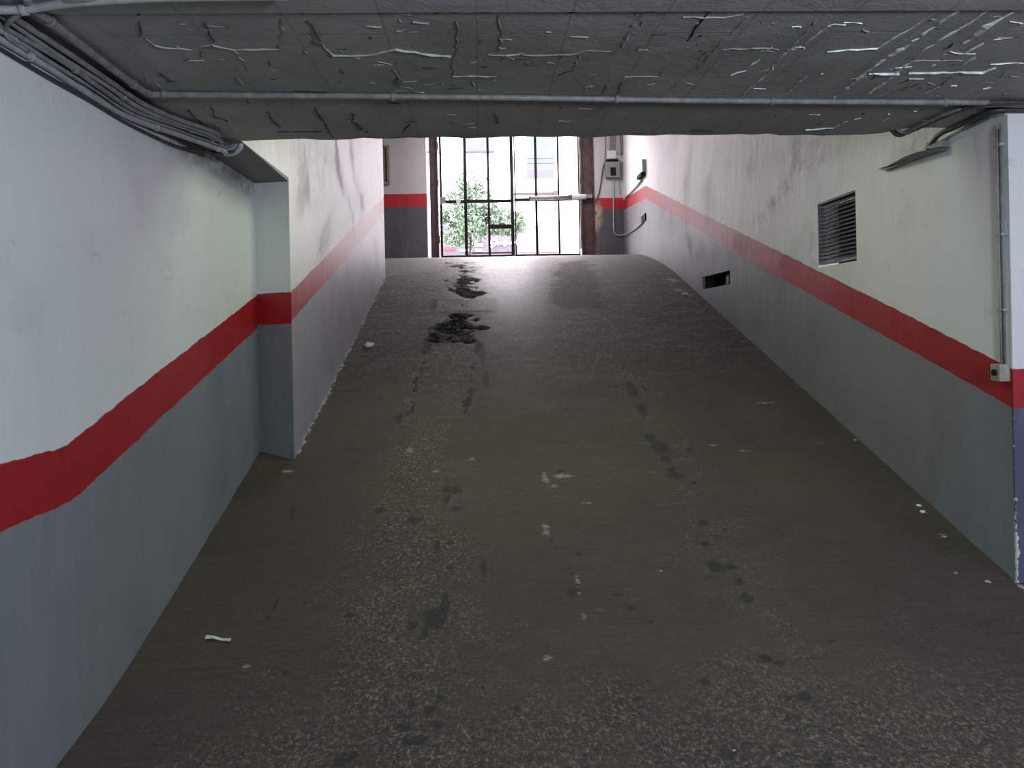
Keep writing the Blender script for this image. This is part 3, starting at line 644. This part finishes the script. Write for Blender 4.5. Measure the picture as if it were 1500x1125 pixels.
# ---------------------------------------------------------------- openings in the right wall
t = thing('vent_grille', 'square louvred grey vent grille set in the right wall above the red stripe', 'vent', Vector((XR,5.33,VZ0+EYE)))
bm = NB()
for (a, b, c, d) in ((VY0,VY1,VZ0,VZ0+.014),(VY0,VY1,VZ1-.014,VZ1),(VY0,VY0+.012,VZ0+.014,VZ1-.014),(VY1-.012,VY1,VZ0+.014,VZ1-.014)): box(bm, XR+.004, XR+.05, a+.001, b-.001, EYE+c+.001, EYE+d-.001)
obj('frame', bm, mat_slat, t)
bm = NB(); x0, x1 = XR+.10, XR+.17; y0, y1, z0, z1 = VY0+.002, VY1-.002, VZ0+EYE+.002, VZ1+EYE-.002
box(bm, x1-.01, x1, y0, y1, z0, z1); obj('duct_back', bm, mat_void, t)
n = 15; dz = (VZ1-VZ0-.028)/n
for i in range(n):
    zc = VZ0+.014+EYE+dz*(i+.5); bm = NB()
    v = [bm.verts.new(q) for q in ((XR+.008,VY0+.012,zc-.012),(XR+.008,VY1-.012,zc-.012),(XR+.042,VY1-.012,zc+.012),(XR+.042,VY0+.012,zc+.012),
                                   (XR+.008,VY0+.012,zc-.0095),(XR+.008,VY1-.012,zc-.0095),(XR+.042,VY1-.012,zc+.0145),(XR+.042,VY0+.012,zc+.0145))]
    for q in ((0,1,2,3),(7,6,5,4),(0,4,5,1),(1,5,6,2),(2,6,7,3),(3,7,4,0)): bm.faces.new([v[k] for k in q])
    # rolled front lip of the slat
    tube(bm, [Vector((XR+.010,VY0+.012,zc-.010)), Vector((XR+.010,VY1-.012,zc-.010))], .0055, 8)
    obj('slat', bm, mat_slat, t)
t = thing('ventilation_slot', 'low dark rectangular slot in the right wall below the red stripe', 'opening', Vector((XR,8.14,SZ0+EYE)))
bm = NB(); a, b, c, d = SY0+.002, SY1-.002, SZ0+EYE+.002, SZ1+EYE-.002
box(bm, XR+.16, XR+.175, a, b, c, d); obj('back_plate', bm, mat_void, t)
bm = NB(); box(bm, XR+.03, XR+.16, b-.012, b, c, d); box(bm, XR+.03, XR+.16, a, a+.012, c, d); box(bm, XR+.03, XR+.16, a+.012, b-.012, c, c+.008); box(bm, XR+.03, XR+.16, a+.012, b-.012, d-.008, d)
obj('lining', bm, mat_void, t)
bm = NB(); box(bm, XR+.07, XR+.12, a+.25, a+.33, c+.008, d-.008); obj('divider', bm, mat_slat, t)

# ---------------------------------------------------------------- gate
def gx(px, py=300): return onY(px, py, GY).x
def gz(py, px=750): return onY(px, py, GY).z
zf = prof(GY)
def column(name, label, x0, x1, yc, flange_left):
    t = thing(name, label, 'post', Vector(((x0+x1)/2, yc, zf)))
    bm = NB(); box(bm, x0, x1, yc-.012, yc+.012, zf-.02, zf+2.82); obj('web', bm, mat_rust, t)
    for s in (x0, x1-.022):
        bm = NB(); box(bm, s, s+.022, yc-.075, yc+.075, zf-.02, zf+2.82, bev=.004); obj('flange', bm, mat_rust, t)
    bm = NB(); box(bm, x0-.01, x1+.01, yc-.09, yc+.09, zf-.02, zf+.012); obj('foot_plate', bm, mat_rust, t)
    for zz in (.35, 1.35, 2.0):
        bm = NB(); tube(bm, [Vector(((x1 if flange_left else x0), yc-.05, zf+zz-.06)), Vector(((x1 if flange_left else x0), yc-.05, zf+zz+.06))], .018, 10); obj('hinge', bm, mat_black, t)
    return t
column('gate_post', 'brown steel column left of the entrance gate, daylight slit beside it', gx(630), gx(642), GY+.06, True)
t = column('gate_post', 'brown steel column right of the entrance gate beside the control boxes', gx(851.5), gx(871), GY+.06, False)
bm = NB(); box(bm, gx(849.8), gx(851), GY-.02, GY+.02, zf+.15, zf+2.82); obj('stop_bar', bm, mat_rust, t)
def leaf(name, label, xa, xb, bars, extra):
    y = GY+.06; t = thing(name, label, 'gate', Vector((xa if xa < 0 else xb, y, zf+.03)))
    z0, z1 = zf+.045, zf+2.75
    for nm, x, w in bars:
        bm = NB(); box(bm, x-w/2, x+w/2, y-.018, y+.018, z0, z1, bev=.003); obj(nm, bm, mat_black, t)
    bm = NB(); box(bm, xa, xb, y-.02, y+.02, z0-.02, z0+.022, bev=.003); obj('bottom_rail', bm, mat_black, t)
    bm = NB(); box(bm, xa, xb, y-.02, y+.02, z1-.03, z1+.02, bev=.003); obj('top_rail', bm, mat_black, t)
    zr = gz(293.5 if xa < 0 else 292)
    bm = NB(); box(bm, xa, xb, y-.021, y+.019, zr-.027, zr+.027, bev=.003); obj('middle_rail', bm, mat_black, t)
    return t
t = leaf('gate_leaf', 'left leaf of the barred entrance gate, with the short lock rail', gx(644.5), gx(751), [('stile', gx(646), .04),('bar', gx(682), .056),('bar', gx(716), .042),('stile', gx(750.5), .058)], None)
z_ = gz(331)
bm = NB(); box(bm, gx(716), gx(750), GY+.035, GY+.085, z_-.038, z_+.038, bev=.004); obj('lock_rail', bm, mat_black, t)
bm = NB(); box(bm, gx(645), gx(653), GY+.02, GY+.04, gz(296), gz(287), bev=.003); obj('hinge_plate', bm, mat_boxgrey, t)
bm = NB(); tube(bm, [Vector((gx(671.5), GY+.038, gz(293))), Vector((gx(671.5), GY+.01, gz(293)))], .042, 18); obj('round_boss', bm, mat_white, t)
bm = NB(); box(bm, gx(690), gx(748), GY+.05, GY+.07, zf+.09, zf+.115); obj('kick_rail', bm, mat_rust, t)
t = leaf('gate_leaf', 'right leaf of the barred entrance gate, where the piston opener is fixed', gx(753.5), gx(850), [('stile', gx(755), .022),('bar', gx(786), .044),('bar', gx(819), .034),('stile', gx(849), .025)], None)
# opener
ya = GY-.06; zr = gz(290.8)
t = thing('gate_opener', 'white and grey piston arm opener reaching across the right gate leaf', 'gate opener', Vector((gx(862), ya, zr)))
bm = NB(); tube(bm, [Vector((gx(776.5),ya+.02,gz(291.5))), Vector((gx(834),ya,gz(290.8)))], .036, 14); obj('piston_rod', bm, mat_steel, t)
bm = NB(); tube(bm, [Vector((gx(833),ya,zr)), Vector((gx(837),ya,zr))], .045, 14); obj('collar', bm, plain('dark_grey_collar', (.08,.07,.07), .5), t)
bm = NB(); P = [Vector((gx(px),ya,gz(290.5))) for px in (836.5,838,850,857,858.5)]; tube(bm, P, .048, 16, rv=[.8,1,1,1,.7]); obj('cylinder_housing', bm, mat_white, t)
bm = NB(); box(bm, gx(858), gx(867), ya-.012, ya+.03, gz(292.5), gz(287), bev=.004); obj('bracket', bm, mat_steel, t)
bm = NB(); box(bm, gx(775), gx(778), ya+.0, GY+.045, gz(293), gz(288.5), bev=.003); obj('front_bracket', bm, mat_black, t)

# ---------------------------------------------------------------- control gear on the back wall, right of the gate
wy = GY
def bx2(px0, px1, py0, py1, d, bev=.008):
    bm = NB(); a = onY(px0, py1, wy); b = onY(px1, py0, wy); box(bm, a.x, b.x, wy-d, wy-.001, a.z, b.z, bev=bev); return bm, Vector(((a.x+b.x)/2, wy, a.z))
bm, c = bx2(889,902,221,233.5,.05); t = thing('junction_box', 'white square junction box above the grey gate control box', 'box', c)
obj('housing', bm, mat_white, t)
bm = NB(); a = onY(890.5,232,wy); b = onY(900.5,222.5,wy); box(bm, a.x, b.x, wy-.058, wy-.049, a.z, b.z, bev=.003); obj('lid', bm, mat_white, t)
bm, c = bx2(886,907,238,262,.10,.02); t = thing('gate_control_box', 'rounded grey gate control box with a black panel on the entrance wall', 'control box', c)
obj('housing', bm, mat_boxgrey, t)
bm = NB(); a = onY(893,259,wy); b = onY(900.5,247,wy); box(bm, a.x, b.x, wy-.112, wy-.098, a.z, b.z, bev=.004); obj('panel', bm, mat_black, t)
bm = NB(); a = onY(887,237.5,wy); b = onY(905,235,wy); box(bm, a.x, b.x, wy-.09, wy-.01, a.z, b.z, bev=.004); obj('cable_glands', bm, mat_black, t)
bm, c = bx2(908.5,919.5,196,227,.10,.004); o = obj('cable_trunking', bm, mat_beige); tag(o, 'beige vertical trunking in the corner right of the white junction box', 'trunking')
def bk(px, py, d=.02): return onY(px, py, wy-d)
for i, (px, lab) in enumerate(((893.5,'leftmost of three conduits dropping into the white junction box'),(897,'middle one of three conduits dropping into the white junction box'),(900.5,'rightmost of three conduits dropping into the white junction box'))):
    cable('conduit', [bk(px,190), bk(px,222)], .010, mat_cable, lab, 'conduit', 'conduits above the white junction box', sm=False)
cable('electrical_cable', [bk(886.5,196), bk(887,215), bk(886,234)], .005, mat_cable_d, 'thin cable hanging left of the white junction box', 'cable')
cable('electrical_cable', [bk(887,236,.04), bk(883,248,.03), bk(880,270), bk(877,284), bk(871.5,297,.05)], .010, mat_cable_d, 'black cable from the grey control box down to the piston opener', 'cable')
cable('electrical_cable', [bk(905,236,.06), bk(908,245,.05), bk(907,252,.03), bk(907,270), bk(908,286)], .006, mat_cable_c, 'thin cable looping down right of the grey control box', 'cable')
cable('electrical_cable', [bk(902,228,.05), bk(910,233,.07), bk(915,236,.08), bk(918,229,.06), bk(914,226,.05)], .012, mat_white, 'white cable looped between the junction box and the beige trunking', 'cable')
cable('electrical_cable', [bk(903,234,.04), bk(909,238,.05), bk(915,238,.05), bk(915,262), bk(914,288)], .007, mat_cable, 'grey cable dropping beside the beige trunking to the red stripe', 'cable')
xr = XR-.02
cable('conduit', [bk(898.5,263), bk(898.7,300), bk(899,332), bk(900,341), bk(905,344.5), bk(912,344.5,.05), onX(920,342,xr), onX(930,335.5,xr), onX(941,326,xr)], .013, mat_cable_l, 'pale conduit from the grey control box round the corner to the lower photocell', 'conduit', None, (.2,.45), None)
cable('conduit', [bk(915,291,.03), onX(919,287,xr), onX(930,276,xr), onX(940,264,xr)], .013, mat_cable, 'grey conduit rising along the right wall to the upper photocell', 'conduit', None)
bm = NB(); a = onX(946.5,312,XR); b = onX(941,326.5,XR); t = thing('photocell', 'lower photocell, a black oblong box on the right wall below the red stripe', 'sensor', Vector((XR,(a.y+b.y)/2,b.z)))
box(bm, XR-.02, XR, a.y, b.y, b.z, a.z, bev=.006); obj('housing', bm, mat_void, t)
bm = NB(); box(bm, XR-.024, XR-.018, a.y-.002, b.y+.002, a.z-.012, a.z+.006, bev=.001); obj('cap', bm, mat_cable, t)
t = thing('photocell', 'upper photocell with a tall white hood above the red stripe on the right wall', 'sensor', onX(943,262,XR))
a = onX(946,233,XR); b = onX(940.5,257,XR); bm = NB(); box(bm, XR-.06, XR, a.y, b.y, b.z, a.z, bev=.006); obj('hood', bm, mat_white, t)
a2 = onX(946,256,XR); b2 = onX(939.5,263.5,XR); bm = NB(); box(bm, XR-.075, XR, a2.y, b2.y, b2.z, b.z-.002, bev=.006); obj('housing', bm, mat_void, t)

# hatch frame on the back wall, left
t = thing('wall_hatch', 'narrow beige framed hatch on the left entrance wall', 'hatch', onY(566,270,wy))
a = onY(548,271,wy); b = onY(570,213.5,wy); w = .045
bm = NB()
for (x0,x1,z0,z1) in ((a.x,b.x,a.z,a.z+w),(a.x,b.x,b.z-w,b.z),(a.x,a.x+w,a.z+w,b.z-w),(b.x-w,b.x,a.z+w,b.z-w)): box(bm, x0, x1, wy-.05, wy-.001, z0, z1, bev=.003)
obj('frame', bm, mat_beige, t)
bm = NB(); box(bm, a.x+w, b.x-w, wy-.02, wy-.003, a.z+w, b.z-w); obj('panel', bm, mat_beige, t)
bm = NB(); box(bm, b.x-w-.022, b.x-w-.002, wy-.03, wy-.019, a.z+w+.01, b.z-w-.01); obj('shadow_gap_strip', bm, mat_black, t)

# ---------------------------------------------------------------- litter
def litter_strip():
    P = [onF(301,935), onF(312,937), onF(326,939), onF(338,941)]; W = [.016,.009,.006,.010]; bm = NB(); pv = None
    for i, (p, w) in enumerate(zip(P, W)):
        zz = p.z+.006+.006*(i % 2); q = [bm.verts.new((p.x-.2*w, p.y+w, zz+.003)), bm.verts.new((p.x+.2*w, p.y-w, zz)), bm.verts.new((p.x+.2*w, p.y-w, zz-.003)), bm.verts.new((p.x-.2*w, p.y+w, zz))]
        if pv:
            for k in range(4): bm.faces.new((pv[k], pv[(k+1)%4], q[(k+1)%4], q[k]))
        else: bm.faces.new(q)
        pv = q
    bm.faces.new(pv[::-1]); bmesh.ops.recalc_face_normals(bm, faces=bm.faces)
    o = obj('paper_strip', bm, mat_paper); tag(o, 'thin white paper strip lying on the ramp near the left wall', 'litter')
litter_strip()
def crumple(px, py, r, label, mat, name='crumpled_paper', group=None, cat='litter', seed=0, fl=.6):
    rnd = random.Random(seed); bm = NB(); bmesh.ops.create_icosphere(bm, subdivisions=2, radius=r)
    p = onF(px, py)
    for v in bm.verts:
        v.co *= rnd.uniform(.6, 1.25); v.co.z *= fl; v.co += p+Vector((0,0,r*.45*fl+.001))
    o = obj(name, bm, mat); tag(o, label, cat, group); return o
crumple(541,507,.045,'crumpled white paper on the ramp beside the recessed left wall',mat_paper,seed=3)
crumple(1003,432,.035,'small pale scrap on the ramp edge below the low slot in the right wall',mat_paper,seed=4,name='paper_scrap')
crumple(558,412,.05,'pale plaster lump at the far foot of the recessed left wall',mat_chip,seed=5,name='plaster_lump',cat='rubble')
for i, (px, py, r, lab) in enumerate(((1346,741,.014,'white plaster chip by the right wall, nearer the wall of the pair'),(1352,750,.016,'white plaster chip by the right wall, lower of the pair'),
        (1383,787,.012,'brown fragment on the ramp edge near the right corner'),(1447,853,.014,'plaster crumb at the foot of the right wall corner'),(1400,840,.010,'small grit stone left of the right wall corner'),
        (1120,592,.008,'tiny pale stone on the ramp right of the dark track'),(613,825,.007,'tiny pale stone on the left tyre track'),(1253,645,.012,'pale chip on the ramp edge below the middle of the right wall'),
        (968,837,.007,'tiny white stone right of the cracked spot on the ramp'),(656,802,.007,'tiny white pebble left of the ramp centre'),(678,447,.02,'pale stone fragment in the patch above the pothole'),(1075,1100,.006,'tiny grit stone near the bottom edge of the ramp'))):
    crumple(px, py, r, lab, mat_chip if i not in (0,1,8) else mat_paper, name='plaster_chip', cat='rubble', seed=20+i, fl=.45)

# ---------------------------------------------------------------- outside
GZ = 1.30+EYE
bm = NB(); box(bm, -22, 24, 13.62, 60, GZ-.3, GZ-.005); o = obj('ground', bm, mat_street); o['kind'] = 'structure'
FY = 26.0
def fb(bm, px0, px1, py0, py1, d0, d1, bev=0):
    a = onY(px0, py1, FY); b = onY(px1, py0, FY); box(bm, a.x, b.x, FY-d1, FY-d0-.004, a.z, b.z, bev=bev); return bm
t = thing('street_building', 'white rendered building across the street with pale blue shuttered windows', 'building', Vector((1,FY,GZ)))
bm = NB(); box(bm, -16, 19, FY, FY+6, GZ-.01, GZ+9); obj('wall', bm, mat_house, t)
def win(px0, px1, py0, py1, split, sill):
    bm = fb(NB(), px0-1, px1+1, py0-1, py1+.5, 0, .03); w = obj('window', bm, mat_house, t)
    bm = fb(NB(), px0, px1, py0, split, .03, .05); obj('shutter', bm, mat_houseglass, w)
    if split < py1: bm = fb(NB(), px0, px1, split, py1, .03, .045); obj('pane', bm, mat_housegl2, w)
    if sill: bm = fb(NB(), px0-1, px1+2, py1, py1+2.6, .0, .12); obj('sill', bm, mat_sill, w)
win(683, 722, 120, 222.5, 222.5, True)
win(771.5, 811.5, 120, 262, 248, False)
win(600, 640, 120, 222.5, 222.5, True); win(880, 930, 120, 262, 248, False)
for yy in (232,239):
    bm = fb(NB(), 772, 811, yy, yy+.9, .05, .07); obj('shutter_rail', bm, mat_housegl2, t)
# awning arm over the shop
t = thing('awning_frame', 'folded grey awning bar with one short side arm on the white building', 'awning', onY(784,285,FY))
bm = NB(); fb(bm, 752, 812, 284, 287.5, .05, .35, .02); obj('awning_roll', bm, plain('faded_mauve_awning', (.03,.023,.03), .6), t)
bm = NB(); fb(bm, 809, 815, 282, 288.5, .04, .40, .02); obj('end_cap', bm, plain('faded_mauve_awning_end', (.035,.027,.035), .6), t)
bm = NB(); fb(bm, 812.5, 816, 289, 322, .04, .10); obj('side_arm', bm, plain('faded_pink_arm', (.11,.07,.08), .6), t)
# shopfront
t = thing('shopfront', 'mauve grey shopfront with white lettering behind the tree', 'shopfront', onY(705,372,FY))
bm = fb(NB(), 640, 757, 330, 374, .02, .12); obj('fascia', bm, mat_fascia, t)
bm = fb(NB(), 757.5, 818, 331, 374, .02, .10); obj('pale_panel', bm, mat_fascia2, t)
for (px0,px1,py0,py1) in ((757,818,330.3,331.2),(760,817,369.5,370.6),(690,728,370.5,371.6)):
    bm = fb(NB(), px0, px1, py0, py1, .10, .15); obj('moulding', bm, plain('mauve_moulding', (.06,.045,.06), .6), t)
bm = fb(NB(), 651, 667, 363.5, 368, .121, .145); obj('red_panel', bm, mat_redsign, t)
def blob(bm, pts, r, fl=.4):
    tube(bm, spline([onY(px, py, FY-.15) for px, py in pts], 5), r, 6, flat=1.0)
bm = NB()                                                           # the words are too blurred to read: rounded letter shapes only
def ring(cx, cy, rx, ry, r): blob(bm, [(cx+rx*math.cos(a), cy-ry*math.sin(a)) for a in np.linspace(0, 2*math.pi, 9)], r)
for cx in (677,690.0): ring(cx, 358.3, 2.0, 2.2, .022)
for x0, x1 in ((681.5,681.5),(684,684),(686.5,686.5),(695.5,695.5),(698.5,698.5)): blob(bm, [(x0,355),(x1,361)], .024)
for x in (697.2,): blob(bm, [(x,353),(x,356)], .02)
for cx in (701.5,705.5): ring(cx, 358.6, 1.4, 2.0, .024)
blob(bm, [(681.5,356.5),(684,355.6),(686.5,356.5)], .024)
for x in np.arange(674.5, 691.5, 1.9): blob(bm, [(x,365.4),(x+.4,368.2)], .022)
for x in np.arange(697.0, 706.5, 1.9): blob(bm, [(x,365.2),(x+.4,368.2)], .022)
for x in np.arange(652, 673, 3.0): blob(bm, [(x,357.0),(x+1.2,359.3)], .024)
blob(bm, [(674.5,367.6),(691,367.6)], .022); blob(bm, [(697,367.6),(706,367.4)], .022)
obj('block_lettering', bm, mat_letter, t)
bm = NB()
for pts in ([(719,362),(722,360.5),(726,357),(728,353),(726,350.5),(722,351.5),(720,355),(721,357.5),(725,357.5)],[(728,358.5),(732,356),(736,357),(739,353.5),(742,350.5),(742.5,354),(741,358.5),(738,360)],[(738,358),(743,356),(747,357),(751,354.5),(755,356)],[(755,356.5),(758,352.5),(762,350.5),(764,351),(761,354)],[(757,356.5),(760,360)]):
    blob(bm, pts, .045)
obj('script_lettering', bm, mat_letter, t)
bm = fb(NB(), 640, 830, 374, 378, .0, .5); o = obj('kerb', bm, plain('pale_kerb', (.14,.11,.11), .8)); tag(o, 'pale kerb along the foot of the white building across the street', 'kerb')

# tree
def build_tree():
    TY = 19.5; rnd = random.Random(11); c0 = onY(682, 372, TY)
    t = thing('street_tree', 'small green citrus tree growing in the street beyond the gate', 'tree', Vector((c0.x, TY, GZ)))
    bm = NB(); top = onY(690,310,TY); base = Vector((c0.x, TY, GZ-.01))
    tube(bm, spline([base, base.lerp(top,.5)+Vector((.05,0,0)), top], 5), .035, 8, rv=list(np.linspace(1.3,.5,11)))
    for _ in range(14):
        a = base.lerp(top, rnd.uniform(.45, .95)); b = a+Vector((rnd.uniform(-.7,.7), rnd.uniform(-.6,.6), rnd.uniform(.1,.6)))
        tube(bm, [a, (a+b)/2+Vector((0,0,.05)), b], .02, 6, rv=[1,.7,.3])
    obj('trunk', bm, mat_bark, t)
    bm = NB()
    cl = [(672,335,26,30),(700,300,30,28),(690,268,24,20),(660,310,18,28),(715,320,30,26),(740,325,26,20),(757,325,14,16),(665,350,20,12),(705,333,28,14),(735,336,18,9),(690,330,28,30),(676,290,20,22),(708,274,12,16),(668,345,16,8),(750,338,12,9),(655,325,12,22),(764,333,8,10)]
    for (px, py, rx, ry) in cl:
        c = onY(px, py, TY); wx = rx/F_*TY; wz = ry/F_*TY; n = int(2.4*rx*ry)
        for _ in range(n):
            while True:
                d = Vector((rnd.uniform(-1,1), rnd.uniform(-1,1), rnd.uniform(-1,1)))
                if .25 < d.length < 1: break
            p = c+Vector((d.x*wx, d.y*min(wx,.5)*1.2, d.z*wz))
            if noise.noise(p*3.2) < -.10: continue
            l = rnd.uniform(.035,.065); w = l*.42; ax = Vector((rnd.gauss(0,1), rnd.gauss(0,1), rnd.gauss(-.4,.7))).normalized(); sd = ax.cross(Vector((rnd.gauss(0,1),rnd.gauss(0,1),rnd.gauss(0,1)))).normalized(); nn = ax.cross(sd)
            q = [p-ax*l, p+sd*w+nn*w*.3, p+ax*l, p-sd*w+nn*w*.3]
            bm.faces.new([bm.verts.new(a) for a in q])
    obj('foliage', bm, mat_leaf, t)
build_tree()

# ---------------------------------------------------------------- light
W = bpy.data.worlds.new('daylight'); bpy.context.scene.world = W; W.use_nodes = True
bg = W.node_tree.nodes['Background']; bg.inputs[0].default_value = (1,.93,1,1); bg.inputs[1].default_value = 14.0
def area(name, loc, size, sy, power, col, rot=(0,0,0)):
    l = bpy.data.lights.new(name, 'AREA'); l.shape = 'RECTANGLE'; l.size = size; l.size_y = sy; l.energy = power; l.color = col
    o = bpy.data.objects.new(name, l); C.objects.link(o); o.location = loc; o.rotation_euler = rot; return o
def lamp(name, loc, power, col, r=.12):
    l = bpy.data.lights.new(name, 'POINT'); l.shadow_soft_size = r; l.energy = power; l.color = col
    o = bpy.data.objects.new(name, l); C.objects.link(o); o.location = loc; return o
lamp('garage_lamp', (1.5,-.3,ZC-.62), 325, (.76,.89,1.0), .2)
lamp('garage_lamp', (4.4,1.0,ZC-.50), 75, (.74,.66,1.0), .2)
area('ramp_tube_light', (.3,4.6,ZC+.75), 1.6, .9, 30, (.86,1.0,.72))
area('added_entrance_fill', (.6,11.7,4.9), 2.4, .6, 60, (1,.93,.97), (math.radians(35),0,0))  # unseen fill, added to brighten the back walls and posts by the gate
# ---------------------------------------------------------------- camera
cam = bpy.data.cameras.new('camera'); co = bpy.data.objects.new('camera', cam); C.objects.link(co)
cam.sensor_fit = 'HORIZONTAL'; cam.sensor_width = 36; cam.lens = F_/1500*36; cam.shift_x = 0; cam.shift_y = -(562.5-PY)/1500
cam.clip_start = .05; cam.clip_end = 300
R = Matrix.Rotation(-PSI, 4, 'Z') @ Matrix.Rotation(math.radians(90), 4, 'X') @ Matrix.Rotation(-RHO, 4, 'Z')
co.matrix_world = Matrix.Translation((0,0,EYE)) @ R
bpy.context.scene.camera = co
vs_ = bpy.context.scene.view_settings
vs_.view_transform = 'Standard'; vs_.look = 'None'; vs_.gamma = 1; vs_.use_curve_mapping = False; vs_.exposure = 0.0
